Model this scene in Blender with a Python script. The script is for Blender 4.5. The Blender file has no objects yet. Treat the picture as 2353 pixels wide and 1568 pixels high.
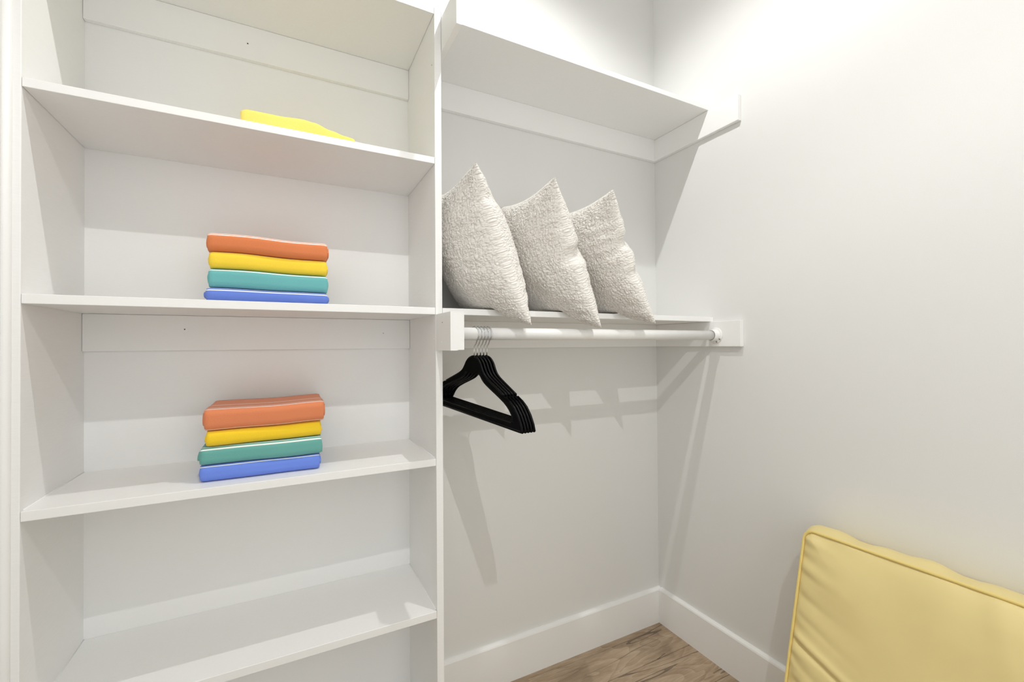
import bpy, bmesh, math, random
import numpy as np
from mathutils import Vector, Matrix

# ------------------------------------------------------------------ units
S = 1.12                      # survey units -> metres
SC = bpy.context.scene
COL = SC.collection

# ------------------------------------------------------------------ camera
HC, YAW, PITCH, ROLL, FPX = 1.05, 0.4749, 0.0094, -0.0067, 1011.46
fwd = Vector((math.sin(YAW) * math.cos(PITCH), math.cos(YAW) * math.cos(PITCH), math.sin(PITCH)))
rgt = Vector((math.cos(YAW), -math.sin(YAW), 0.0))
upv = rgt.cross(fwd)
r2 = rgt * math.cos(ROLL) + upv * math.sin(ROLL)
u2 = -rgt * math.sin(ROLL) + upv * math.cos(ROLL)
cd = bpy.data.cameras.new('camera')
cd.sensor_fit = 'HORIZONTAL'; cd.sensor_width = 36.0
cd.lens = FPX / 2353.0 * 36.0
cd.clip_start = 0.02; cd.clip_end = 50
cam = bpy.data.objects.new('camera', cd); COL.objects.link(cam)
m = Matrix.Identity(4)
for i in range(3):
    m[i][0] = r2[i]; m[i][1] = u2[i]; m[i][2] = -fwd[i]
m[2][3] = HC * S
cam.matrix_world = m
SC.camera = cam

# ------------------------------------------------------------------ world, exposure
w = bpy.data.worlds.new('world'); SC.world = w; w.use_nodes = True
w.node_tree.nodes['Background'].inputs[0].default_value = (0.965, 0.995, 1.0, 1)
w.node_tree.nodes['Background'].inputs[1].default_value = 2.0
SC.view_settings.view_transform = 'Standard'
SC.view_settings.look = 'None'
SC.view_settings.gamma = 1.0
SC.view_settings.use_curve_mapping = False
SC.view_settings.exposure = 0.0
SC.cycles.max_bounces = 7
SC.cycles.diffuse_bounces = 6
SC.cycles.glossy_bounces = 2
SC.cycles.transmission_bounces = 1
SC.cycles.caustics_reflective = False
SC.cycles.caustics_refractive = False
SC.cycles.use_denoising = True
SC.cycles.use_adaptive_sampling = True
SC.cycles.adaptive_threshold = 0.02

LIGHTS = [((0.56, 0.655, 2.473), 39.0, 'ceiling downlight above the shelves near the back wall', 150, 0.55),
          ((0.13, -0.47, 2.473), 50.0, 'ceiling downlight behind the camera near the added doorway', 132, 0.32)]
LCOL = (1.0, 0.998, 0.972)

# ------------------------------------------------------------------ surveyed planes (survey units)
D, R, F = 1.2495, 1.2658, 0.9945
XL, XR, XP, XB = -0.3808, 0.3113, 0.3280, 0.3430
XW = -0.3990                       # left wall
YF = -1.05                         # wall behind the camera
CEIL = 2.485
YR, YB = 0.8868, 0.8919            # fronts of the wall cleat and of the panel cleat
RT = 0.0155                        # cleat thickness
BT = 0.0150
ZB = 0.1293
SHELVES = [(1.8303, 1.8465), (1.4765, 1.4918), (1.1228, 1.1390), (0.7700, 0.7864), (0.4168, 0.4333), (0.0640, 0.0800)]
ZUB, ZUT = 1.8274, 1.8428
ZMB, ZMT = 1.1233, 1.1388
ZC0, ZC1 = 1.7462, 1.8268          # upper cleats
ZM0, ZM1 = 1.0410, 1.1228          # lower cleats
ROD_Y, ROD_Z, ROD_R = 0.976, 1.0775, 0.0152

# ------------------------------------------------------------------ object helpers
def tag(o, label=None, cat=None, group=None, kind=None):
    if label: o['label'] = label
    if cat: o['category'] = cat
    if group: o['group'] = group
    if kind: o['kind'] = kind
    return o

def thing(name, base, label=None, cat=None, group=None, kind=None):
    o = bpy.data.objects.new(name, None); COL.objects.link(o)
    o.empty_display_size = 0.05
    o.location = Vector(base) * S
    o['_b'] = [base[0], base[1], base[2]]
    return tag(o, label, cat, group, kind)

def wbase(parent):
    b = Vector((0, 0, 0))
    while parent is not None:
        b += Vector(parent['_b']) if '_b' in parent else Vector((0, 0, 0))
        parent = parent.parent
    return b

def mesh_obj(name, verts, faces, mat, parent=None, base=None, smooth=False, uvs=None):
    """verts in survey units, world coordinates"""
    if base is None:
        base = (0, 0, 0) if parent is not None else tuple(
            [0.5 * (min(v[0] for v in verts) + max(v[0] for v in verts)),
             0.5 * (min(v[1] for v in verts) + max(v[1] for v in verts)), min(v[2] for v in verts)])
    off = wbase(parent) + Vector(base)
    me = bpy.data.meshes.new(name)
    me.from_pydata([((v[0] - off.x) * S, (v[1] - off.y) * S, (v[2] - off.z) * S) for v in verts], [], faces)
    if uvs is not None:
        ul = me.uv_layers.new(name='UVMap')
        for lp in me.loops:
            ul.data[lp.index].uv = uvs[lp.vertex_index]
    bm = bmesh.new(); bm.from_mesh(me); bmesh.ops.recalc_face_normals(bm, faces=bm.faces); bm.to_mesh(me); bm.free()
    if smooth:
        me.polygons.foreach_set('use_smooth', [True] * len(me.polygons))
    me.materials.append(mat)
    o = bpy.data.objects.new(name, me); COL.objects.link(o)
    o.location = Vector(base) * S
    o['_b'] = [base[0], base[1], base[2]]
    if parent is not None: o.parent = parent
    return o

def bevel(o, width, seg=2):
    b = o.modifiers.new('bevel', 'BEVEL'); b.width = width * S; b.segments = seg
    b.limit_method = 'ANGLE'; b.angle_limit = math.radians(40)
    b.harden_normals = True
    return o

BOXF = [(0, 3, 2, 1), (4, 5, 6, 7), (0, 1, 5, 4), (1, 2, 6, 5), (2, 3, 7, 6), (3, 0, 4, 7)]
def boxv(a, b):
    x0, y0, z0 = a; x1, y1, z1 = b
    return [(x0, y0, z0), (x1, y0, z0), (x1, y1, z0), (x0, y1, z0), (x0, y0, z1), (x1, y0, z1), (x1, y1, z1), (x0, y1, z1)]

def box(name, a, b, mat, parent=None, bv=0.0012):
    o = mesh_obj(name, boxv(a, b), BOXF, mat, parent)
    if bv: bevel(o, bv)
    return o

def tube_geo(path, rad, n=10, closed=False):
    """swept tube through 3D points; rad scalar or list"""
    pts = [Vector(p) for p in path]; N = len(pts)
    vs, fs = [], []
    prev = None
    for i, p in enumerate(pts):
        if closed:
            t = (pts[(i + 1) % N] - pts[i - 1]).normalized()
        else:
            t = (pts[min(i + 1, N - 1)] - pts[max(i - 1, 0)]).normalized()
        if prev is None:
            a = Vector((0, 0, 1)) if abs(t.z) < 0.9 else Vector((1, 0, 0))
            nrm = (a - t * a.dot(t)).normalized()
        else:
            nrm = (prev - t * prev.dot(t)).normalized()
        prev = nrm
        bn = t.cross(nrm)
        rr = rad[i] if isinstance(rad, (list, tuple)) else rad
        for k in range(n):
            ang = 2 * math.pi * k / n
            q = p + (nrm * math.cos(ang) + bn * math.sin(ang)) * rr
            vs.append(tuple(q))
    segs = N if closed else N - 1
    for i in range(segs):
        j = (i + 1) % N
        for k in range(n):
            fs.append((i * n + k, i * n + (k + 1) % n, j * n + (k + 1) % n, j * n + k))
    if not closed:
        fs.append(tuple(range(n))[::-1]); fs.append(tuple((N - 1) * n + k for k in range(n)))
    return vs, fs

def lathe_geo(prof, centre, axis, n=32):
    """prof: list of (r, h) revolved about axis ('x' or 'z')"""
    vs, fs = [], []
    cx, cy, cz = centre
    for (r, h) in prof:
        for k in range(n):
            a = 2 * math.pi * k / n
            if axis == 'x': vs.append((cx + h, cy + r * math.cos(a), cz + r * math.sin(a)))
            else: vs.append((cx + r * math.cos(a), cy + r * math.sin(a), cz + h))
    for i in range(len(prof) - 1):
        for k in range(n):
            fs.append((i * n + k, i * n + (k + 1) % n, (i + 1) * n + (k + 1) % n, (i + 1) * n + k))
    fs.append(tuple(range(n))); fs.append(tuple((len(prof) - 1) * n + k for k in range(n)))
    return vs, fs

# ------------------------------------------------------------------ materials
class NT:
    def __init__(s, name):
        s.m = bpy.data.materials.new(name); s.m.use_nodes = True
        s.t = s.m.node_tree; s.b = s.t.nodes['Principled BSDF']
    def n(s, typ, **kw):
        nd = s.t.nodes.new(typ)
        for k, v in kw.items():
            if k.startswith('i_'):
                nd.inputs[k[2:].replace('_', ' ')].default_value = v
            else: setattr(nd, k, v)
        return nd
    def l(s, a, b): s.t.links.new(a, b)
    def math(s, op, a, b=None, c=None, clamp=False):
        nd = s.n('ShaderNodeMath', operation=op, use_clamp=clamp)
        for i, v in enumerate((a, b, c)):
            if v is None: continue
            if isinstance(v, (int, float)): nd.inputs[i].default_value = v
            else: s.l(v, nd.inputs[i])
        return nd.outputs[0]
    def ramp(s, fac, stops):
        nd = s.n('ShaderNodeValToRGB'); cr = nd.color_ramp
        while len(cr.elements) < len(stops): cr.elements.new(0.5)
        for e, (p, c) in zip(cr.elements, stops):
            e.position = p; e.color = (*c, 1)
        s.l(fac, nd.inputs[0]); return nd.outputs[0]
    def mix(s, fac, a, b, blend='MIX'):
        nd = s.n('ShaderNodeMix', data_type='RGBA', blend_type=blend)
        for i, v in ((0, fac), (6, a), (7, b)):
            if isinstance(v, (int, float)): nd.inputs[i].default_value = v
            elif isinstance(v, tuple): nd.inputs[i].default_value = (*v, 1)
            else: s.l(v, nd.inputs[i])
        return nd.outputs[2]
    def bump(s, h, strength, dist):
        nd = s.n('ShaderNodeBump'); nd.inputs['Strength'].default_value = strength
        nd.inputs['Distance'].default_value = dist; s.l(h, nd.inputs['Height'])
        s.l(nd.outputs[0], s.b.inputs['Normal']); return nd
    def coords(s, which='Object', scale=(1, 1, 1)):
        tc = s.n('ShaderNodeTexCoord'); mp = s.n('ShaderNodeMapping')
        mp.inputs['Scale'].default_value = scale
        s.l(tc.outputs[which], mp.inputs['Vector']); return mp.outputs[0]

def paint(name, col, rough, tex=600.0, strength=0.08, stretch=(1, 1, 1)):
    t = NT(name)
    c = t.coords('Object', stretch)
    nz = t.n('ShaderNodeTexNoise', i_Scale=tex, i_Detail=1.0); t.l(c, nz.inputs['Vector'])
    lo = tuple(x * 0.985 for x in col)
    t.l(t.ramp(nz.outputs['Fac'], [(0.3, lo), (0.7, col)]), t.b.inputs['Base Color'])
    t.b.inputs['Roughness'].default_value = rough
    t.b.inputs['Specular IOR Level'].default_value = 0.35
    t.bump(nz.outputs['Fac'], strength, 0.0006)
    return t.m

M_WALL = paint('wall_paint', (0.768, 0.766, 0.754), 0.62, 420)
M_CEIL = paint('ceiling_paint', (0.84, 0.838, 0.828), 0.8, 300)
M_TRIM = paint('trim_paint', (0.880, 0.878, 0.868), 0.38, 160, 0.05, (1, 1, 6))
M_EDGE = paint('brushed_trim_paint', (0.880, 0.878, 0.868), 0.42, 40, 0.25, (1, 1, 9))
M_CAULK = paint('caulk', (0.87, 0.867, 0.86), 0.5, 300)

def metal(name, col, rough, metallic=1.0):
    t = NT(name); nz = t.n('ShaderNodeTexNoise', i_Scale=120.0); t.l(t.coords(), nz.inputs['Vector'])
    t.l(t.math('MULTIPLY_ADD', nz.outputs['Fac'], 0.1, rough - 0.05), t.b.inputs['Roughness'])
    t.b.inputs['Base Color'].default_value = (*col, 1); t.b.inputs['Metallic'].default_value = metallic
    return t.m
M_CHROME = metal('chrome_wire', (0.72, 0.73, 0.75), 0.18)
M_SCREW = metal('screw_steel', (0.45, 0.44, 0.42), 0.35)
M_HOLE = metal('nail_hole', (0.08, 0.07, 0.06), 0.8, 0.0)

def enamel():
    t = NT('white_enamel'); nz = t.n('ShaderNodeTexNoise', i_Scale=25.0); t.l(t.coords(), nz.inputs['Vector'])
    t.l(t.ramp(nz.outputs['Fac'], [(0.3, (0.84, 0.835, 0.82)), (0.7, (0.87, 0.865, 0.85))]), t.b.inputs['Base Color'])
    t.b.inputs['Roughness'].default_value = 0.3
    return t.m
M_ROD = enamel()

def black_plastic(name, spec, rough):
    t = NT(name); nz = t.n('ShaderNodeTexNoise', i_Scale=900.0); t.l(t.coords(), nz.inputs['Vector'])
    t.b.inputs['Base Color'].default_value = (0.0016, 0.0016, 0.0019, 1)
    t.b.inputs['Roughness'].default_value = rough
    t.b.inputs['Specular IOR Level'].default_value = spec
    t.bump(nz.outputs['Fac'], 0.15, 0.0004)
    return t.m
M_HANGER = black_plastic('black_hanger_plastic', 0.05, 0.5)
M_RIM = black_plastic('black_rim_plastic', 0.16, 0.35)

def boucle():
    t = NT('cream_boucle')
    c = t.coords('UV', (1, 1, 1))
    nz = t.n('ShaderNodeTexNoise', i_Scale=70.0, i_Detail=2.0); t.l(c, nz.inputs['Vector'])
    wc = t.n('ShaderNodeMix', data_type='VECTOR'); wc.inputs[0].default_value = 0.012
    t.l(c, wc.inputs[4]); t.l(nz.outputs['Color'], wc.inputs[5])
    vo = t.n('ShaderNodeTexVoronoi', feature='SMOOTH_F1', i_Scale=215.0); vo.inputs['Smoothness'].default_value = 0.35
    t.l(wc.outputs[1], vo.inputs['Vector'])
    n3 = t.n('ShaderNodeTexNoise', i_Scale=520.0, i_Detail=2.0); t.l(c, n3.inputs['Vector'])
    h = t.math('MULTIPLY_ADD', n3.outputs['Fac'], 0.35, t.math('SUBTRACT', 1.0, vo.outputs['Distance']))
    t.l(t.ramp(vo.outputs['Distance'], [(0.0, (0.86, 0.835, 0.80)), (0.55, (0.80, 0.765, 0.725)), (1.0, (0.60, 0.56, 0.515))]), t.b.inputs['Base Color'])
    t.b.inputs['Roughness'].default_value = 0.95
    t.b.inputs['Specular IOR Level'].default_value = 0.1
    t.b.inputs['Sheen Weight'].default_value = 0.25
    t.bump(h, 0.75, 0.0035)
    return t.m
M_BOUCLE = boucle()

def cushion_fabric(name, col):
    t = NT(name); c = t.coords('Object')
    nz = t.n('ShaderNodeTexNoise', i_Scale=7.0, i_Detail=3.0); t.l(c, nz.inputs['Vector'])
    wv = t.n('ShaderNodeTexNoise', i_Scale=1200.0, i_Detail=1.0); t.l(c, wv.inputs['Vector'])
    t.l(t.ramp(nz.outputs['Fac'], [(0.3, tuple(x * 0.95 for x in col)), (0.7, col)]), t.b.inputs['Base Color'])
    t.b.inputs['Roughness'].default_value = 0.55
    t.b.inputs['Sheen Weight'].default_value = 0.1
    t.bump(wv.outputs['Fac'], 0.1, 0.0004)
    return t.m
M_CUSH = cushion_fabric('yellow_cushion_fabric', (0.80, 0.66, 0.30))
M_PIPE = cushion_fabric('yellow_piping_fabric', (0.82, 0.64, 0.22))

def towel_mat(name, col, stripes, scol=(0.9, 0.9, 0.88)):
    """stripes: list of (centre, half width) in arc length (survey units) across the towel"""
    t = NT(name)
    tc = t.n('ShaderNodeTexCoord'); sp = t.n('ShaderNodeSeparateXYZ'); t.l(tc.outputs['UV'], sp.inputs[0])
    v = sp.outputs['Y']
    nz = t.n('ShaderNodeTexNoise', i_Scale=38.0, i_Detail=4.0); t.l(tc.outputs['UV'], nz.inputs['Vector'])
    # diagonal twill weave
    mp = t.n('ShaderNodeMapping'); mp.inputs['Rotation'].default_value = (0, 0, math.radians(38)); t.l(tc.outputs['UV'], mp.inputs['Vector'])
    wv = t.n('ShaderNodeTexWave', wave_type='BANDS', i_Scale=300.0, i_Distortion=2.2, i_Detail=1.0); t.l(mp.outputs[0], wv.inputs['Vector'])
    fine = t.n('ShaderNodeTexNoise', i_Scale=700.0, i_Detail=1.0); t.l(tc.outputs['UV'], fine.inputs['Vector'])
    tw = t.math('MULTIPLY_ADD', fine.outputs['Fac'], 0.5, t.math('MULTIPLY', wv.outputs['Fac'], 0.5))
    dark = tuple(x * 0.84 for x in col); lite = tuple(min(1, x * 1.12 + 0.010) for x in col)
    base = t.ramp(tw, [(0.25, dark), (0.75, lite)])
    base = t.mix(t.math('MULTIPLY', nz.outputs['Fac'], 0.22), base, tuple(min(1, x * 1.05 + 0.03) for x in col))
    acc = None
    for (cc, hw) in stripes:
        k = t.math('COMPARE', v, cc, hw)
        acc = k if acc is None else t.math('MAXIMUM', acc, k)
    if acc is not None:
        base = t.mix(acc, base, scol)
    t.l(base, t.b.inputs['Base Color'])
    t.b.inputs['Roughness'].default_value = 0.9
    t.b.inputs['Specular IOR Level'].default_value = 0.15
    t.b.inputs['Sheen Weight'].default_value = 0.15
    t.bump(tw, 0.25, 0.0006)
    return t.m

def wood():
    t = NT('oak_plank')
    oi = t.n('ShaderNodeObjectInfo')
    tc = t.n('ShaderNodeTexCoord')
    sh = t.n('ShaderNodeVectorMath', operation='ADD'); t.l(tc.outputs['Object'], sh.inputs[0])
    cx = t.n('ShaderNodeCombineXYZ')
    t.l(t.math('MULTIPLY', oi.outputs['Random'], 17.0), cx.inputs['X']); t.l(t.math('MULTIPLY', oi.outputs['Random'], 5.3), cx.inputs['Y'])
    t.l(cx.outputs[0], sh.inputs[1])
    def noise(scale, sc, detail, rough=0.55, dist=0.0):
        mp = t.n('ShaderNodeMapping'); mp.inputs['Scale'].default_value = sc
        t.l(sh.outputs[0], mp.inputs['Vector'])
        nz = t.n('ShaderNodeTexNoise', i_Scale=scale, i_Detail=detail, i_Roughness=rough, i_Distortion=dist)
        t.l(mp.outputs[0], nz.inputs['Vector']); return nz.outputs['Fac']
    big = noise(5.0, (0.75, 3.2, 1), 3.0, 0.5, 0.7)
    grain = noise(26.0, (0.8, 7.0, 1), 4.0, 0.6, 0.5)
    rings = t.math('FRACT', t.math('MULTIPLY', noise(3.2, (0.9, 3.4, 1), 2.0, 0.45, 0.7), 9.0))
    f = t.math('MULTIPLY_ADD', grain, 0.38, t.math('MULTIPLY_ADD', big, 0.50, t.math('MULTIPLY', rings, 0.14)))
    colr = t.ramp(f, [(0.26, (0.205, 0.142, 0.090)), (0.42, (0.315, 0.226, 0.148)), (0.58, (0.425, 0.318, 0.218)), (0.76, (0.540, 0.425, 0.310))])
    ck = noise(3.6, (0.26, 2.8, 1), 2.0, 0.40, 0.12)
    line = t.math('LESS_THAN', t.math('ABSOLUTE', t.math('SUBTRACT', ck, 0.5)), 0.0048)
    gate = t.math('GREATER_THAN', noise(3.1, (1, 1.5, 1), 1.0), 0.40)
    colr = t.mix(t.math('MULTIPLY', t.math('MULTIPLY', line, gate), 0.62), colr, (0.055, 0.038, 0.026))
    smoky = t.math('MULTIPLY', t.math('GREATER_THAN', noise(2.6, (0.7, 2.4, 1), 3.0), 0.56), 0.0)
    hs = t.n('ShaderNodeHueSaturation'); t.l(colr, hs.inputs['Color'])
    t.l(t.math('MULTIPLY_ADD', oi.outputs['Random'], 0.22, 0.9), hs.inputs['Value'])
    t.l(hs.outputs[0], t.b.inputs['Base Color'])
    t.b.inputs['Roughness'].default_value = 0.5
    t.bump(f, 0.2, 0.0008)
    return t.m
M_WOOD = wood()

def lamp_lens():
    t = NT('lamp_lens'); nz = t.n('ShaderNodeTexNoise', i_Scale=80.0); t.l(t.coords(), nz.inputs['Vector'])
    t.b.inputs['Base Color'].default_value = (0.9, 0.9, 0.88, 1)
    t.b.inputs['Emission Color'].default_value = (*LCOL, 1)
    t.l(t.math('MULTIPLY_ADD', nz.outputs['Fac'], 0.5, 3.0), t.b.inputs['Emission Strength'])
    return t.m
M_LENS = lamp_lens()

# ================================================================== THE ROOM
T = 0.09
def struct(name, a, b, mat):
    return tag(box(name, a, b, mat, None, 0), kind='structure')
struct('wall_back', (XW - T, D, 0), (R + T, D + T, CEIL), M_WALL)
struct('wall_right', (R, YF - T, 0), (R + T, D, CEIL), M_WALL)
struct('wall_left', (XW - T, YF - T, 0), (XW, D, CEIL), M_WALL)
struct('ceiling', (XW - T, YF - T, CEIL), (R + T, D + T, CEIL + T), M_CEIL)
# wall behind the camera, with an open doorway added for fill light
DX0, DX1, DZ = -0.22, 0.72, 1.90
wf = mesh_obj('wall_front', boxv((XW, YF - T, 0), (DX0, YF, CEIL)) + boxv((DX1, YF - T, 0), (R, YF, CEIL)) + boxv((DX0, YF - T, DZ), (DX1, YF, CEIL)),
              [tuple(i + 8 * k for i in f) for k in range(3) for f in BOXF], M_WALL)
tag(wf, kind='structure')
# added opening lets world light lift the shadows; the portal only guides sampling
pd = bpy.data.lights.new('fill_doorway_portal', 'AREA'); pd.shape = 'RECTANGLE'
pd.size = (DX1 - DX0) * S; pd.size_y = DZ * S; pd.cycles.is_portal = True
po = bpy.data.objects.new('fill_doorway_portal', pd); COL.objects.link(po)
po.location = Vector(((DX0 + DX1) / 2, YF - T / 2, DZ / 2)) * S
po.rotation_euler = (math.radians(90), 0, 0)
for k, (a, b) in enumerate([((DX0 - 0.075, YF, 0), (DX0, YF + 0.014, DZ + 0.075)), ((DX1, YF, 0), (DX1 + 0.075, YF + 0.014, DZ + 0.075)), ((DX0, YF, DZ), (DX1, YF + 0.014, DZ + 0.075))]):
    tag(box('trim_%d' % (k + 1), a, b, M_TRIM), kind='structure')

# floor: sub-floor slab with separate planks
fl = tag(box('floor', (XW - T, YF - T, -0.06), (R + T, D + T, -0.011), M_WOOD, None, 0), kind='structure')
rnd = random.Random(4)
PW, PL, gap = 0.155, 1.30, 0.0006
y = D; row = 0
shared = {}
while y > YF:
    y0 = max(y - PW, YF); x = XW + [-0.90, -0.60, -0.80, -0.70][row % 4]
    while x < R:
        a, b = max(x, XW), min(x + PL, R)
        if b - a > 0.02:
            key = (round(b - a, 4), round(y - y0, 4))
            if key in shared:
                o = bpy.data.objects.new('plank', shared[key]); COL.objects.link(o); o.parent = fl
                o.modifiers.new('bevel', 'BEVEL').width = 0.0012
            else:
                L, Wd = (b - a) / 2 - gap, (y - y0) / 2 - gap
                o = mesh_obj('plank', boxv((-L, -Wd, -0.0105), (L, Wd, 0.0)), BOXF, M_WOOD, fl, base=tuple(-Vector(fl['_b'])))
                o.data.name = 'plank'; shared[key] = o.data
                o.modifiers.new('bevel', 'BEVEL').width = 0.0012
            bb = wbase(fl)
            o.location = (Vector(((a + b) / 2, (y + y0) / 2, 0)) - bb) * S
        x += PL
    y -= PW; row += 1

# baseboards: flat board with a small eased top
def baseboard(name, p0, p1, inward):
    """runs p0->p1 along the wall foot; inward = unit vector into the room"""
    prof = [(0, 0), (BT, 0), (BT, ZB - 0.008), (BT - 0.002, ZB - 0.004), (0.004, ZB), (0, ZB)]
    vs = []
    for p in (p0, p1):
        for (d, z) in prof: vs.append((p[0] + inward[0] * d, p[1] + inward[1] * d, z))
    n = len(prof)
    fs = [(i, (i + 1) % n, n + (i + 1) % n, n + i) for i in range(n)] + [tuple(range(n))[::-1], tuple(range(n, 2 * n))]
    o = mesh_obj(name, vs, fs, M_TRIM); tag(o, kind='structure'); return o
baseboard('baseboard_back', (XP + 0.001, D), (R - 0.0005, D), (0, -1))
baseboard('baseboard_right', (R, D - BT - 0.0003), (R, YF), (-1, 0))
baseboard('baseboard_left', (XW, F - 0.04), (XW, YF), (1, 0))

# rounded scribe moulding where the left wall meets the shelving
vs, fs = tube_geo([(XW + 0.0015, F - 0.004, z) for z in (0.0, 0.6, 1.2, CEIL - 0.002)], 0.0075, 16)
tag(mesh_obj('trim_4', vs, fs, M_TRIM, smooth=True), kind='structure')

# ================================================================== SHELF TOWER
tower = thing('shelf_tower', ((XL + XR) / 2, (F + D) / 2, 0), 'tall white painted built-in shelf tower holding the folded towels', 'shelving')
e = 0.0003
box('side_panel', (XW + 0.0003, F, 0), (XL, D - e, SHELVES[0][1]), M_EDGE, tower, 0.0018)
box('side_panel', (XR, F, 0), (XP, D - e, SHELVES[0][1]), M_EDGE, tower, 0.0012)
for k, (z0, z1) in enumerate(SHELVES):
    box('shelf', (XL + e, F + 0.0004, z0), (XR - e, D - 0.0026, z1), M_TRIM, tower, 0.0010)
for (z0, z1) in ((ZC0 + 0.002, SHELVES[0][0] - e), (ZM0 + 0.0015, SHELVES[2][0] - e)):
    box('back_cleat', (XL + e, D - RT, z0), (XR - e, D - 0.0026, z1), M_TRIM, tower, 0.0012)
box('back_panel', (XL, D - 0.0024, 0), (XR, D - 0.0004, SHELVES[0][1]), M_TRIM, tower, 0)
box('kick_board', (XL + e, F + 0.03, 0), (XR - e, F + 0.045, SHELVES[5][0] - e), M_TRIM, tower)
# caulk beads along the inner corners
def bead(p, q, r=0.0016):
    vs, fs = tube_geo([p, q], r, 8); mesh_obj('caulk_bead', vs, fs, M_CAULK, tower, smooth=True)
for (z0, z1) in SHELVES[1:5]:
    bead((XL, D, z1), (XR, D, z1)); bead((XR, F + 0.01, z1), (XR, D, z1), 0.0013); bead((XL, F + 0.01, z1), (XL, D, z1), 0.0013)
for xx in (XL, XR):
    for k in range(5):
        bead((xx, D, SHELVES[k + 1][1]), (xx, D, SHELVES[k][0]))
# filled nail heads and dimples
def nail(parent, c, ax, r=0.0022, mat=None):
    vs, fs = lathe_geo([(r, -0.0004), (r, 0.0003), (r * 0.6, 0.0007)], (0, 0, 0), 'x', 12)
    rot = {'x-': lambda v: (-v[0], v[1], v[2]), 'y-': lambda v: (v[1], -v[0], v[2])}[ax]
    mesh_obj('nail_head', [tuple(c[i] + rot(v)[i] for i in range(3)) for v in vs], fs, mat or M_SCREW, parent, smooth=True)
nail(tower, (XL + 0.30, D - RT, 1.786), 'y-', 0.0016, M_HOLE)
nail(tower, (-0.205, D - RT, 1.091), 'y-', 0.0014, M_HOLE)
nail(tower, (0.238, D - RT, 1.085), 'y-', 0.0014, M_SCREW)
nail(tower, (XR, F + 0.02, 1.72), 'x-', 0.0012, M_HOLE)
nail(tower, (XR, F + 0.012, 1.065), 'x-', 0.0016, M_TRIM)

# ================================================================== WALL SHELVES ON THE RIGHT
us = thing('wall_shelf', ((XP + R) / 2, (F + D) / 2, ZC0), 'empty white upper wall shelf above the pillows', 'shelf', 'white wall shelves in the corner')
box('shelf_board', (XP + e, F, ZUB), (R - e, D - e, ZUT), M_TRIM, us, 0.0012)
box('back_cleat', (XB, D - RT, ZC0), (R - RT, D - e, ZUB), M_TRIM, us, 0.0012)
box('side_cleat', (R - RT, YR, ZC0), (R - e, D - e, ZUB - e), M_TRIM, us, 0.0012)
box('side_cleat', (XP + e, YB, ZC0), (XB - e, D - e, ZUB - e), M_TRIM, us, 0.0012)
ls = thing('wall_shelf', ((XP + R) / 2, (F + D) / 2, ZM0), 'white lower wall shelf carrying three cream pillows', 'shelf', 'white wall shelves in the corner')
box('shelf_board', (XP + e, F, ZMB), (R - e, D - e, ZMT), M_TRIM, ls, 0.0012)
box('back_cleat', (XB, D - RT, ZM0), (R - RT, D - e, ZMB), M_TRIM, ls, 0.0012)
box('side_cleat', (R - RT, YR, ZM0), (R - e, D - e, ZMB - e), M_TRIM, ls, 0.0012)
box('side_cleat', (XP + e, YB, ZM0 - 0.0005), (XB - e, D - e, ZMB - e), M_TRIM, ls, 0)
box('front_block', (XR + 0.0005, YB, ZM0 - 0.0018), (XP + e, F - 0.0003, ZMB - e), M_TRIM, ls, 0)
nail(ls, (XR + 0.0005, YB + 0.055, 1.102), 'x-', 0.0013, M_HOLE)
nail(ls, (XR + 0.0005, YB + 0.060, 1.058), 'x-', 0.0013, M_TRIM)

# ================================================================== HANGING ROD
rod = thing('closet_rod', ((XB + R) / 2, ROD_Y, ROD_Z), 'white painted hanging rod under the lower wall shelf', 'rod')
vs, fs = tube_geo([(XB + 0.002, ROD_Y, ROD_Z), (0.8, ROD_Y, ROD_Z), (R - RT - 0.016, ROD_Y, ROD_Z)], ROD_R, 40)
mesh_obj('pole', vs, fs, M_ROD, rod, smooth=True)
def socket(x, sgn):
    prof = [(0.0265, 0.0), (0.0265, 0.0022), (0.0245, 0.0034), (0.0195, 0.0036), (0.0186, 0.0050), (0.0186, 0.0225), (0.0172, 0.0230), (0.0160, 0.0225), (0.0160, 0.006)]
    vs, fs = lathe_geo([(r, sgn * h) for r, h in prof], (x, ROD_Y, ROD_Z), 'x', 40)
    so = mesh_obj('socket', vs, fs, M_ROD, rod, smooth=True)
    for a in (-0.45, math.pi + 0.6, -1.9):
        cy, cz = ROD_Y + 0.0225 * math.cos(a), ROD_Z + 0.0225 * math.sin(a)
        vs, fs = lathe_geo([(0.0030, sgn * 0.0030), (0.0030, sgn * 0.0042), (0.0018, sgn * 0.0050)], (x, cy, cz), 'x', 14)
        mesh_obj('screw', vs, fs, M_SCREW, so, smooth=True)
socket(R - RT - e, -1); socket(XB, 1)

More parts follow.
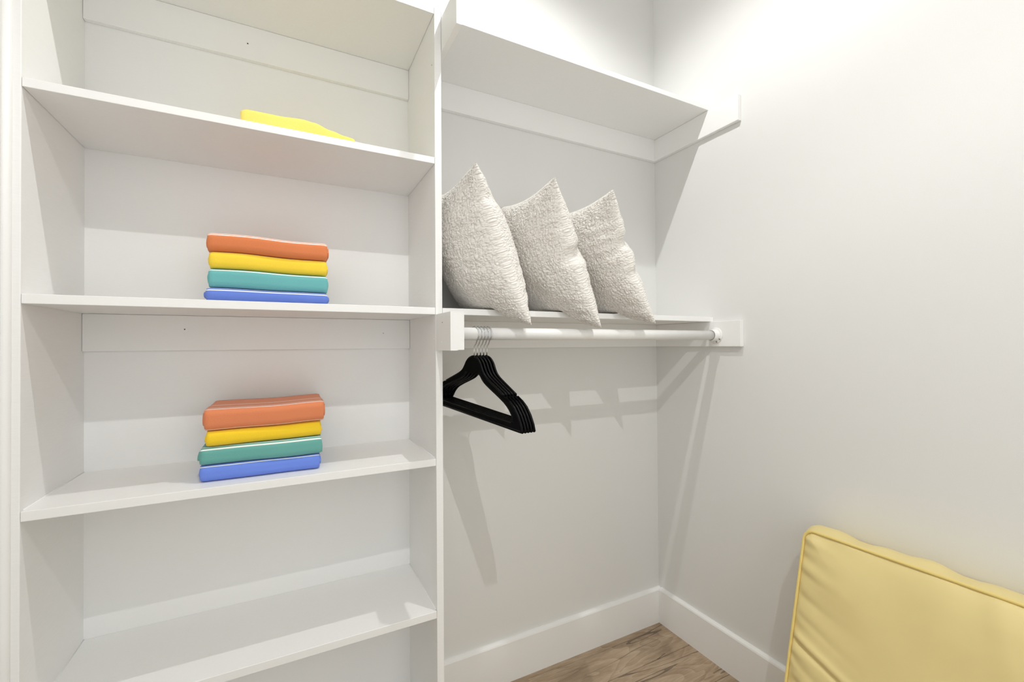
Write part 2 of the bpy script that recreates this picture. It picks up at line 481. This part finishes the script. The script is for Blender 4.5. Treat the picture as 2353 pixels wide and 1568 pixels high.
# ================================================================== HANGERS
HALF_OUT = [(0.0, 0.0), (0.012, -0.0025), (0.022, -0.008), (0.030, -0.016), (0.036, -0.026), (0.043, -0.036), (0.054, -0.0445), (0.072, -0.053), (0.096, -0.0635), (0.122, -0.075)]
HALF_TIP = [(0.1235, -0.0795), (0.1265, -0.0815), (0.1285, -0.0785), (0.145, -0.086), (0.162, -0.097), (0.176, -0.112), (0.187, -0.130), (0.192, -0.1435), (0.190, -0.1465), (0.180, -0.1470)]
HALF_IN = [(0.0, -0.043), (0.023, -0.043), (0.031, -0.0465), (0.038, -0.054), (0.050, -0.0625), (0.075, -0.0730), (0.103, -0.0840), (0.131, -0.0965), (0.150, -0.112), (0.160, -0.128)]
def smoothpoly(pts, n=2):
    for _ in range(n):
        q = [pts[0]]
        for a, b in zip(pts[:-1], pts[1:]):
            q += [(a[0] * .75 + b[0] * .25, a[1] * .75 + b[1] * .25), (a[0] * .25 + b[0] * .75, a[1] * .25 + b[1] * .75)]
        q.append(pts[-1]); pts = q
    return pts
def hanger_meshes():
    """local frame: s along +x (front), z up, thickness along y; origin at neck top"""
    out_h = smoothpoly(HALF_OUT, 1) + HALF_TIP
    in_h = smoothpoly(HALF_IN, 1)
    outer = out_h + [(-x, z) for x, z in out_h[::-1]][:-1]
    outer = [p for i, p in enumerate(outer) if i == 0 or abs(p[0] - outer[i - 1][0]) + abs(p[1] - outer[i - 1][1]) > 1e-6]
    inner = in_h + [(-x, z) for x, z in in_h[::-1]][:-1]
    def slab(th):
        bm = bmesh.new()
        def loop(pts): 
            v = [bm.verts.new((x, -th / 2, z)) for x, z in pts]
            return [bm.edges.new((v[i], v[(i + 1) % len(v)])) for i in range(len(v))]
        es = loop(outer) + loop(inner)
        bmesh.ops.triangle_fill(bm, edges=es, use_beauty=True, use_dissolve=False)
        r = bmesh.ops.extrude_face_region(bm, geom=bm.faces[:])
        bmesh.ops.translate(bm, vec=(0, th, 0), verts=[g for g in r['geom'] if isinstance(g, bmesh.types.BMVert)])
        bmesh.ops.recalc_face_normals(bm, faces=bm.faces)
        bm.verts.index_update()
        V = [tuple(v.co) for v in bm.verts]; Fc = [tuple(v.index for v in f.verts) for f in bm.faces]
        bm.free(); return V, Fc
    body = slab(0.0032)
    # raised rims along both shoulders and along the bar
    rims = []
    for sg in (1, -1):
        path = smoothpoly(HALF_OUT, 1)[1:]
        rims.append(tube_geo([(sg * x * 0.995, 0, z - 0.002) for x, z in path], 0.0026, 8))
        rims.append(tube_geo([(sg * (x - 0.002), 0, z - 0.001) for x, z in HALF_TIP[3:8]], 0.0026, 8))
        rims.append(tube_geo([(sg * x, 0, z + 0.002) for x, z in in_h[3:-1]], 0.0024, 8))
    bar = tube_geo([(-0.184, 0, -0.1438), (0.184, 0, -0.1438)], 0.0026, 8)
    bar2 = tube_geo([(-0.152, 0, -0.1315), (0.152, 0, -0.1315)], 0.0025, 8)
    # wire hook: stem out of the neck, offset, round crook over the rod
    hk = []
    cz = ROD_Z - 1.026                                # rod centre in local z
    rr = ROD_R + 0.0024
    stem = [(0.0, 0, -0.006), (0.0, 0, 0.012), (0.0, 0, 0.0215)]
    a0 = -0.95
    hk = stem + [(0.0065, 0, 0.029)]
    for k in range(0, 23):
        a = a0 + k * (math.pi + 0.85) / 22
        hk.append((rr * math.cos(a), 0, cz + rr * math.sin(a)))
    hk = [Vector(p) for p in hk]
    return body, rims, (bar, bar2), tube_geo([tuple(p) for p in hk], 0.0014, 8)
HB, HR, HBAR, HH = hanger_meshes()
def join(parts):
    V, Fc = [], []
    for v, f in parts:
        o = len(V); V += v; Fc += [tuple(i + o for i in q) for q in f]
    return V, Fc
def raw_mesh(name, geo, mat, smooth=True):
    me = bpy.data.meshes.new(name); me.from_pydata([tuple(c * S for c in v) for v in geo[0]], [], geo[1])
    bm = bmesh.new(); bm.from_mesh(me); bmesh.ops.recalc_face_normals(bm, faces=bm.faces); bm.to_mesh(me); bm.free()
    me.polygons.foreach_set('use_smooth', [smooth] * len(me.polygons)); me.materials.append(mat); return me
ME_BODY = raw_mesh('hanger_body', HB, M_HANGER, False)
ME_RIM = raw_mesh('shoulder_rim', join(HR), M_RIM)
ME_BAR = raw_mesh('trouser_bar', join(HBAR), M_RIM)
ME_HOOK = raw_mesh('wire_hook', HH, M_CHROME)
ORD = ['leftmost black hanger on the rod, nearest the shelf tower', 'second black hanger from the shelf tower on the rod',
       'middle one of the five black hangers on the rod', 'fourth black hanger from the shelf tower on the rod',
       'rightmost black hanger on the rod, closest to the room corner']
for k in range(5):
    o = thing('clothes_hanger', (0.402 + 0.0084 * k, ROD_Y + 0.0005, 1.026), ORD[k], 'hanger', 'black hangers on the rod')
    ang = math.radians([12.2, 11.6, 11.0, 10.4, 9.8][k]); tilt = math.radians([4.6, 4.5, 4.4, 4.3, 4.2][k])
    # local x -> towards the room front (-Y), swung to +X by ang, front end dipping by tilt about the rod
    rz = Matrix.Rotation(-math.pi / 2 + ang, 4, 'Z'); ry = Matrix.Rotation(tilt, 4, 'Y')
    piv = Vector((0, 0, ROD_Z - 1.026)) * S
    M = Matrix.Translation(Vector(o['_b']) * S) @ rz @ Matrix.Translation(piv) @ ry @ Matrix.Translation(-piv)
    o.matrix_world = M
    for nm, me in (('hanger_body', ME_BODY), ('shoulder_rim', ME_RIM), ('trouser_bar', ME_BAR), ('wire_hook', ME_HOOK)):
        c = bpy.data.objects.new(nm, me); COL.objects.link(c); c.parent = o
        if nm == 'hanger_body':
            b = c.modifiers.new('bevel', 'BEVEL'); b.width = 0.0008; b.segments = 1; b.angle_limit = math.radians(50); b.limit_method = 'ANGLE'
        if nm == 'wire_hook': c['label'] = 'shiny chrome wire hook'

# ================================================================== PILLOWS
def fnoise(rs, n, cells, periodic=False):
    """smooth value noise on an n x n grid"""
    g = rs.rand(cells + 3, cells + 3)
    t = np.linspace(0, cells, n); i = np.floor(t).astype(int); f = t - i; f = f * f * (3 - 2 * f)
    i = np.clip(i, 0, cells)
    a = g[np.ix_(i, i)]; b = g[np.ix_(i + 1, i)]; c = g[np.ix_(i, i + 1)]; d = g[np.ix_(i + 1, i + 1)]
    fu, fv = f[:, None], f[None, :]
    return (a * (1 - fu) + b * fu) * (1 - fv) + (c * (1 - fu) + d * fu) * fv - 0.5

def worley(rs, n, cells):
    """little rounded curls: 1 at a jittered centre, falling to 0 at the cell border"""
    jx, jy = rs.rand(cells + 2, cells + 2), rs.rand(cells + 2, cells + 2)
    t = np.linspace(0, cells - 1e-6, n); gx, gy = np.meshgrid(t, t, indexing='ij')
    gx = gx + 0.35 * np.sin(gy * 1.3 + 2.0); gx = np.clip(gx, 0, cells - 1e-6)
    ix, iy = np.floor(gx).astype(int), np.floor(gy).astype(int)
    best = np.full((n, n), 9.0)
    for dx in (-1, 0, 1):
        for dy in (-1, 0, 1):
            cx, cy = np.clip(ix + dx, 0, cells + 1), np.clip(iy + dy, 0, cells + 1)
            d = np.hypot(cx + 0.15 + 0.7 * jx[cx, cy] - gx, cy + 0.15 + 0.7 * jy[cx, cy] - gy)
            best = np.minimum(best, d)
    return 0.5 - np.clip(best / 0.8, 0, 1) ** 1.4

def pillow(bot, top, depth, T, seed, crease, label, xmin=-9.0, yslant=0.0):
    N = 210
    rs = np.random.RandomState(seed)
    u = np.linspace(0, 1, N)[:, None] * np.ones((1, N)); v = np.ones((N, 1)) * np.linspace(0, 1, N)[None, :]
    # finer spacing towards the seams
    u = 0.5 - 0.5 * np.cos(math.pi * u) * 0.6 - 0.2 * (1 - 2 * u); v = 0.5 - 0.5 * np.cos(math.pi * v) * 0.6 - 0.2 * (1 - 2 * v)
    bot, top = np.array(bot), np.array(top)
    ev = top - bot; eu = np.array(depth); 
    nrm = np.cross(ev, eu); nrm /= np.linalg.norm(nrm)
    if nrm[0] < 0: nrm = -nrm                     # + side faces the room corner
    a, b = u - 0.5, v - 0.5
    pin = 0.115
    a2 = a * (1 - pin * (1 - (2 * b) ** 2)); b2 = b * (1 - pin * (1 - (2 * a) ** 2))
    rnd_ = 1 - 0.015 * (np.abs(2 * a) ** 10) * (np.abs(2 * b) ** 10); a2 = a2 * rnd_; b2 = b2 * rnd_
    prof = np.clip((1 - (2 * a) ** 2) * (1 - (2 * b) ** 2), 0, 1)
    ed = np.minimum.reduce([u, 1 - u, v, 1 - v])
    pts, faces, uvs = [], [], []
    idx = {}
    for side in (1, -1):
        lump = fnoise(rs, N, 5) * 0.020 + fnoise(rs, N, 11) * 0.009
        th = T * prof ** 0.60
        # gathers running in from the front seam
        ph = rs.rand() * 6
        gath = (np.sin(v * 46 + ph + 4 * np.sin(v * 9 + ph)) * np.exp(-u / 0.13) + 0.6 * np.sin(u * 40 + ph) * np.exp(-np.minimum(v, 1 - v) / 0.10)) * np.clip(ed * 14, 0, 1) * 0.0026
        if side == 1:
            for (cv, cw, dp) in crease:
                gath -= dp * np.exp(-((v - cv - 0.25 * u) / cw) ** 2) * np.exp(-u / 0.22) * np.clip(ed * 25, 0, 1)
        loops = worley(rs, N, 62) * 0.0034 + worley(rs, N, 100) * 0.0016 + fnoise(rs, N, 40) * 0.0016
        w_ = side * (th * (1 + lump * 6) + gath) + side * loops * np.clip(ed * 30 + 0.05, 0, 1)
        w_[0, :] = w_[-1, :] = 0; w_[:, 0] = w_[:, -1] = 0
        seamj = fnoise(rs, N, 70) * 0.004
        P = bot[None, None, :] + eu * (a2 + 0.5)[..., None] + ev * (b2 + 0.5)[..., None] + nrm * w_[..., None]
        for (cv, cw, dp) in crease:               # the seam itself kinks in at the crease
            P += (-nrm * 0.5 + eu / np.linalg.norm(eu) * 0.7)[None, None, :] * (dp * 1.1 * np.exp(-((v - cv) / cw) ** 2) * np.exp(-u / 0.12))[..., None]
        # resting on the shelf, drooping over its front edge, kept clear of panel and wall
        X, Y, Z = P[..., 0], P[..., 1], P[..., 2]
        zf = ZMT + 0.0018 - np.clip(F - 0.004 - Y, 0, 1) * 0.95
        Z = np.where(Z < zf + 0.012, zf + 0.012 * np.exp((Z - zf - 0.012) / 0.012), Z)
        xm = xmin
        X = np.where(X < xm + 0.012, xm + 0.012 * np.exp((X - xm - 0.012) / 0.012), X)
        ym = D - 0.001
        Y = np.where(Y > ym - 0.012, ym - 0.012 * np.exp(-(Y - ym + 0.012) / 0.012), Y)
        for i in range(N):
            for j in range(N):
                border = i in (0, N - 1) or j in (0, N - 1)
                if border and side == -1: continue
                idx[(side, i, j)] = len(pts)
                if border: idx[(-1, i, j)] = len(pts)
                pts.append((float(X[i, j]), float(Y[i, j]), float(Z[i, j])))
                uvs.append((float(u[i, j]) * 0.36, float(v[i, j]) * 0.40))
    for side in (1, -1):
        for i in range(N - 1):
            for j in range(N - 1):
                q = (idx[(side, i, j)], idx[(side, i + 1, j)], idx[(side, i + 1, j + 1)], idx[(side, i, j + 1)])
                faces.append(q if side == 1 else q[::-1])
    t = thing('throw_pillow', (float(bot[0]), float((bot + eu / 2)[1]), ZMT), label, 'pillow', 'cream boucle pillows on the shelf')
    mesh_obj('pillow_cover', pts, faces, M_BOUCLE, t, smooth=True, uvs=uvs)
    return t
pillow((0.517, 0.899, 1.094), (0.377, 0.902, 1.462), (-0.006, 0.350, 0.022), 0.096, 3, [(0.80, 0.05, 0.006)], 'cream boucle pillow leaning against the shelf tower panel', 0.3292)
pillow((0.718, 0.891, 1.089), (0.582, 0.897, 1.462), (0.0, 0.350, 0.022), 0.086, 8, [(0.50, 0.045, 0.014)], 'cream boucle pillow in the middle of the three on the shelf')
pillow((0.892, 0.878, 1.103), (0.757, 0.890, 1.456), (0.0, 0.352, 0.020), 0.076, 15, [(0.62, 0.05, 0.013), (0.38, 0.05, 0.008)], 'cream boucle pillow nearest the corner of the right wall')

# ================================================================== FOLDED TOWELS
def wob(seed, amp):
    r = random.Random(seed); ph = [r.uniform(0, 6.28) for _ in range(4)]; f = [r.uniform(8, 14), r.uniform(18, 30), r.uniform(38, 60), r.uniform(4, 7)]
    return lambda x: amp * (0.8 * math.sin(f[0] * x + ph[0]) + 0.5 * math.sin(f[1] * x + ph[1]) + 0.25 * math.sin(f[2] * x + ph[2]) + 0.6 * math.sin(f[3] * x + ph[3]))

def towel(label, group, x0, x1, yf, depth, zb, zt, mat, seed, curl=0.5):
    """zb, zt: functions of x giving underside and top height; front fold at y = yf"""
    xm = 0.5 * (x0 + x1)
    t = thing('folded_towel', (xm, yf + depth / 2, zb(xm)), label, 'towel', group)
    r = random.Random(seed)
    fr = wob(seed + 5, 0.0011); rg = wob(seed + 9, 0.0022)
    LT = 0.0068                                      # thickness of the wrapped outer layer
    M = 46
    # outer layer: one U shaped sheet, wrapped round the front fold
    def contour(H, inset):
        """points (y, z 0..H, arc) from back top, round the front, to back bottom"""
        h = H / 2 - inset; out = []
        rad = min(h, 0.0125)
        pts = []
        yfi = inset
        for k in range(9): pts.append((depth - k / 9 * (depth - yfi - rad), H - inset))
        for k in range(0, 9):
            a = math.pi / 2 * k / 8; pts.append((yfi + rad - rad * math.sin(a), H - inset - rad + rad * math.cos(a)))
        if h > rad:
            pts.append((yfi, H / 2))
        for k in range(0, 9):
            a = math.pi / 2 * k / 8; pts.append((yfi + rad - rad * math.cos(a), inset + rad - rad * math.sin(a)))
        for k in range(1, 10): pts.append((yfi + rad + k / 9 * (depth - yfi - rad), inset))
        return pts
    def sheet(name, inset, thick, xa, xb, jitter, droop):
        V, Fc, UV = [], [], []
        H0 = zt(xm) - zb(xm)
        co = contour(H0, inset); ci = contour(H0, inset + thick)
        n = min(len(co), len(ci)); co, ci = co[:n], ci[:n]
        # arc length from the mid-front point
        arc = [0.0]
        for p, q in zip(co[:-1], co[1:]): arc.append(arc[-1] + math.hypot(q[0] - p[0], q[1] - p[1]))
        mid = min(range(n), key=lambda i: (co[i][0], abs(co[i][1] - H0 / 2))); arc = [arc[mid] - a for a in arc]
        ring = co + ci[::-1]; rarc = arc + arc[::-1]; K = len(ring)
        for i in range(M + 1):
            s = i / M
            x = xa + (xb - xa) * s
            endf = min(1.0, min(s, 1 - s) * (xb - xa) / 0.006)
            endf = math.sqrt(max(0.0, 1 - (1 - endf) ** 2))
            za, zc = zb(x), zt(x)
            for k, (yy, zz) in enumerate(ring):
                g = zz / H0
                z = za + (zc - za) * (0.5 + (g - 0.5) * (0.93 + 0.07 * endf))
                yv = yf + yy + fr(x * 1.0 + g * 0.02) * (1 - yy / depth) * 1.6 + (1 - endf) * 0.003
                xx = x + (rg(yy * 0.8 + g * 0.12 + seed) * (1.0 if i == 0 else -1.0) if i in (0, M) else 0) * jitter
                V.append((xx, yv, z)); UV.append((x, rarc[k]))
        for i in range(M):
            for k in range(K):
                Fc.append((i * K + k, i * K + (k + 1) % K, (i + 1) * K + (k + 1) % K, (i + 1) * K + k))
        for i in (0, M):
            for k in range(n - 1):
                Fc.append((i * K + k, i * K + k + 1, i * K + K - 2 - k, i * K + K - 1 - k))
        return mesh_obj(name, V, Fc, mat, t, smooth=True, uvs=UV)
    sheet('outer_layer', 0.0, LT, x0, x1, 0.6, 0)
    H = zt(xm) - zb(xm)
    sheet('inner_layer', LT + 0.0004, max(0.003, H / 2 - LT - 0.0028), x0 - r.uniform(0.0005, 0.004), x1 + r.uniform(0.0, 0.003), 1.0, 0)
    return t

WHITE = (0.88, 0.89, 0.88)
def st(*a): return list(a)
MT = {
 'orange_a': towel_mat('orange_towel_a', (0.70, 0.215, 0.080), st((0.0140, 0.0013), (0.0190, 0.0016)), (0.88, 0.80, 0.76)),
 'yellow_a': towel_mat('yellow_towel_a', (0.97, 0.655, 0.050), st((0.0215, 0.0010)), (0.97, 0.86, 0.50)),
 'teal_a': towel_mat('teal_towel_a', (0.145, 0.440, 0.450), st((0.0165, 0.0015)), WHITE),
 'blue_a': towel_mat('blue_towel_a', (0.130, 0.215, 0.640), st((0.0090, 0.0013), (0.0150, 0.0007)), WHITE),
 'orange_b': towel_mat('orange_towel_b', (0.72, 0.235, 0.105), st((0.0245, 0.0013), (0.0300, 0.0011), (0.0350, 0.0009), (0.0410, 0.0009), (0.0470, 0.0009), (0.085, 0.0016), (0.095, 0.0012), (-0.0195, 0.0009)), (0.88, 0.76, 0.70)),
 'yellow_b': towel_mat('yellow_towel_b', (0.97, 0.62, 0.025), st(), WHITE),
 'teal_b': towel_mat('teal_towel_b', (0.140, 0.400, 0.360), st((0.0145, 0.0017), (0.0215, 0.0010)), WHITE),
 'blue_b': towel_mat('blue_towel_b', (0.150, 0.250, 0.740), st((0.0155, 0.0012)), WHITE),
 'yellow_c': towel_mat('yellow_towel_c', (0.98, 0.74, 0.17), st(), WHITE),
}
def stack(specs, z0, yf):
    low = lambda x: z0 + 0.0004
    for k, (label, group, x0, x1, dy, h, mat, seed) in enumerate(specs):
        wv = wob(seed, 0.0011)
        top = (lambda lo, hh, wv_: (lambda x: lo(x) + hh + wv_(x) * 0.8))(low, h, wv)
        towel(label, group, x0, x1, yf + dy, 0.175, low, top, MT[mat], seed)
        low = (lambda tp: (lambda x: tp(x) + 0.0008))(top)
G1, G2 = 'towels in the stack on the eye-level shelf', 'towels in the stack below eye level'
stack([('blue towel with white stripes at the bottom of the upper stack', G1, -0.1365, 0.0790, 0.0, 0.0262, 'blue_a', 11),
       ('teal towel with one white stripe in the upper stack', G1, -0.1350, 0.0815, 0.002, 0.0362, 'teal_a', 12),
       ('pale yellow towel under the orange one in the upper stack', G1, -0.1325, 0.0790, 0.004, 0.0330, 'yellow_a', 13),
       ('orange towel with pale edge stripes on top of the upper stack', G1, -0.1345, 0.0790, 0.003, 0.0365, 'orange_a', 14)], SHELVES[2][1], 1.026)
stack([('blue towel with a thin white line at the bottom of the lower stack', G2, -0.1480, 0.0640, 0.0, 0.0310, 'blue_b', 21),
       ('teal green towel with two white stripes in the lower stack', G2, -0.1480, 0.0690, -0.002, 0.0360, 'teal_b', 22),
       ('deep yellow towel under the striped orange one in the lower stack', G2, -0.1400, 0.0690, 0.001, 0.0310, 'yellow_b', 23),
       ('thick orange towel with pale pinstripes on top of the lower stack', G2, -0.1420, 0.0735, -0.002, 0.0420, 'orange_b', 24)], SHELVES[3][1], 1.034)
# single towel on the high shelf, slumping to the right
def sl(x):
    s = (x + 0.081) / (0.139 + 0.081)
    prof = [(0.0, 0.0380), (0.06, 0.0425), (0.30, 0.0430), (0.52, 0.0465), (0.62, 0.0440), (0.78, 0.0330), (0.90, 0.0265), (1.0, 0.0235)]
    for (a, ha), (b, hb) in zip(prof[:-1], prof[1:]):
        if s <= b or b == 1.0:
            f = min(1, max(0, (s - a) / (b - a))); f = f * f * (3 - 2 * f)
            return SHELVES[1][1] + ha + (hb - ha) * f
towel('bright yellow folded towel lying alone on the high shelf', None, -0.081, 0.139, 1.030, 0.17, lambda x: SHELVES[1][1] + 0.0004, sl, MT['yellow_c'], 31)

# ================================================================== SEAT CUSHION AGAINST THE RIGHT WALL
def cushion():
    th = 0.100; lean = math.radians(14.0)
    y_left, width, h = 0.655, 0.56, 0.572
    zt_ = 0.5535
    # local frame: a along width (towards the camera, -Y), b up the face, c out of the face
    up = Vector((math.sin(lean), 0, math.cos(lean))); out = Vector((-math.cos(lean), 0, math.sin(lean))); along = Vector((0, -1, 0))
    top_back = Vector((R - 0.0035, y_left, zt_))
    org = top_back - up * h                           # bottom back left corner
    dz = -min(0, org.z - 0.002)
    org += Vector((0, 0, dz))
    def W(a, b, c): 
        p = org + along * a + up * b + out * c; return (p.x, p.y, p.z)
    root = thing('seat_cushion', (org.x - 0.05, y_left - width / 2, 0), 'pale yellow piped box cushion leaning against the right wall', 'cushion')
    rs = np.random.RandomState(5)
    NA, NB = 180, 180
    lump = fnoise(rs, 181, 6)
    def rc(a, b, r=0.022):
        """round the corners of the outline"""
        ca = min(max(a, r), width - r); cb = min(max(b, r), h - r)
        if ca != a and cb != b:
            d = math.hypot(a - ca, b - cb)
            m_ = max(abs(a - ca), abs(b - cb))
            k = m_ / d if d > 1e-9 else 1
            return ca + (a - ca) * k, cb + (b - cb) * k
        return a, b
    def face_grid(c0, sg, wrinkle):
        V, Fc = [], []
        for i in range(NA + 1):
            for j in range(NB + 1):
                s, q = i / NA, j / NB
                s = 0.5 - 0.5 * math.cos(math.pi * s) if False else s
                a, b = s * width, q * h
                e_ = min(a, width - a, b, h - b)
                bulge = 0.016 * (1 - math.exp(-e_ / 0.035)) * (0.75 + 0.8 * (1 - abs(2 * s - 1) ** 2) * 0.3)
                wr = 0
                if wrinkle:
                    fade = min(1, e_ / 0.008)
                    # gathers pulling in from the left and right seams
                    for (d_, sd) in ((a, 0.0), (width - a, 2.1)):
                        wr += 0.0022 * math.sin((b + 0.28 * d_) * 150 + sd + 3.0 * math.sin(b * 23 + sd)) * math.exp(-d_ / 0.030)
                        wr += 0.0020 * math.sin((b + 0.4 * d_) * 70 + 1 + sd + 2.0 * math.sin(b * 11)) * math.exp(-d_ / 0.060)
                    wr += 0.0015 * math.sin(a * 60 + 2 * math.sin(a * 17)) * math.exp(-(h - b) / 0.035)
                    # long diagonal pull creases
                    for (b0, sl_, wd, dp, ln) in ((0.315, -0.33, 0.0060, 0.0060, 0.30), (0.270, -0.30, 0.010, 0.0030, 0.12), (0.375, -0.35, 0.010, 0.0026, 0.10), (0.420, -0.28, 0.009, 0.0022, 0.07), (0.470, -0.22, 0.008, 0.0020, 0.06), (0.235, -0.4, 0.009, 0.003, 0.2)):
                        dd = (b - (b0 + sl_ * a)) / wd
                        wr += dp * (-math.exp(-dd * dd) + 0.8 * math.exp(-(dd - 2.2) ** 2 / 3)) * math.exp(-(a / ln) ** 2) * min(1, a / 0.015)
                    # soft fold lines from the top edge
                    for (a0, sl_, wd, dp) in ((0.335, 0.25, 0.02, 0.0022), (0.40, -0.5, 0.03, 0.0025)):
                        dd = (a - (a0 + sl_ * (h - b))) / wd
                        wr += dp * math.exp(-dd * dd) * math.exp(-(h - b) / 0.25)
                    wr = wr * fade + 0.010 * lump[i, j] * min(1, e_ / 0.05)
                a, b = rc(a, b)
                V.append(W(a, b, c0 + sg * (bulge + wr - 0.0025 * math.exp(-e_ / 0.006))))
        for i in range(NA):
            for j in range(NB):
                k = i * (NB + 1) + j
                Fc.append((k, k + NB + 1, k + NB + 2, k + 1))
        return V, Fc
    mesh_obj('front_panel', *face_grid(th, 1, True), M_CUSH, root, smooth=True)
    Vb, Fb = face_grid(0.0, -0.10, False)
    mesh_obj('back_panel', Vb, Fb, M_CUSH, root, smooth=True)
    # perimeter path
    per = []
    K = 60
    for k in range(K): per.append((width * k / K, 0))
    for k in range(K): per.append((width, h * k / K))
    for k in range(K): per.append((width - width * k / K, h))
    for k in range(K): per.append((0, h - h * k / K))
    per = [rc(a, b) for a, b in per]
    n = len(per); C = 8
    V, Fc = [], []
    for k, (a, b) in enumerate(per):
        nx, ny = a - width / 2, b - h / 2
        da, db = (1 if a > width - 0.03 else -1 if a < 0.03 else 0), (1 if b > h - 0.03 else -1 if b < 0.03 else 0)
        for c in range(C + 1):
            f = c / C
            w_ = math.sin(math.pi * f)
            bul = w_ * (0.0125 + 0.004 * math.sin(a * 33 + 1.0) + 0.0025 * math.sin(a * 71 + b * 40)) if db >= 0 else w_ * 0.0004
            if da and not db: bul = w_ * (0.006 + 0.002 * math.sin(b * 40))
            V.append(W(a + da * bul, b + db * bul, th * f))
    for k in range(n):
        k2 = (k + 1) % n
        for c in range(C):
            Fc.append((k * (C + 1) + c, k2 * (C + 1) + c, k2 * (C + 1) + c + 1, k * (C + 1) + c + 1))
    mesh_obj('boxing_strip', V, Fc, M_CUSH, root, smooth=True)
    for c in (th, 0.002):
        vs, fs = tube_geo([W(a, b, c + (0.0012 if c > 0.01 else 0.001)) for a, b in per], 0.0034, 8, True)
        mesh_obj('piping', vs, fs, M_PIPE, root, smooth=True)
cushion()

# ================================================================== CEILING LAMPS
for (lx, ly, lz), pw, lab, beam, soft in LIGHTS:
    t = thing('ceiling_downlight', (lx, ly, CEIL), lab, 'lamp', 'ceiling downlights')
    vs, fs = lathe_geo([(0.030, 0.0), (0.066, 0.0), (0.066, -0.003), (0.060, -0.006), (0.032, -0.006)], (lx, ly, CEIL), 'z', 48)
    fs = fs[:-2] + [(4 * 48 + k, 4 * 48 + (k + 1) % 48, (k + 1) % 48, k) for k in range(48)]
    mesh_obj('trim_ring', vs, fs, M_ROD, t, smooth=True)
    vs, fs = lathe_geo([(0.031, -0.0005), (0.031, -0.0035), (0.020, -0.0045), (0.006, -0.005)], (lx, ly, CEIL), 'z', 48)
    mesh_obj('lens', vs, fs, M_LENS, t, smooth=True)
    # recessed lamp: the can cuts the beam off softly at its rim
    ld = bpy.data.lights.new('lamp_light', 'SPOT'); ld.energy = pw; ld.color = LCOL; ld.shadow_soft_size = 0.009
    ld.spot_size = math.radians(beam); ld.spot_blend = soft
    lo = bpy.data.objects.new('lamp_light', ld); COL.objects.link(lo); lo.parent = t
    lo.location = Vector((0, 0, lz - CEIL - 0.004)) * S

# tidy helper properties
for o in SC.objects:
    if '_b' in o: del o['_b']
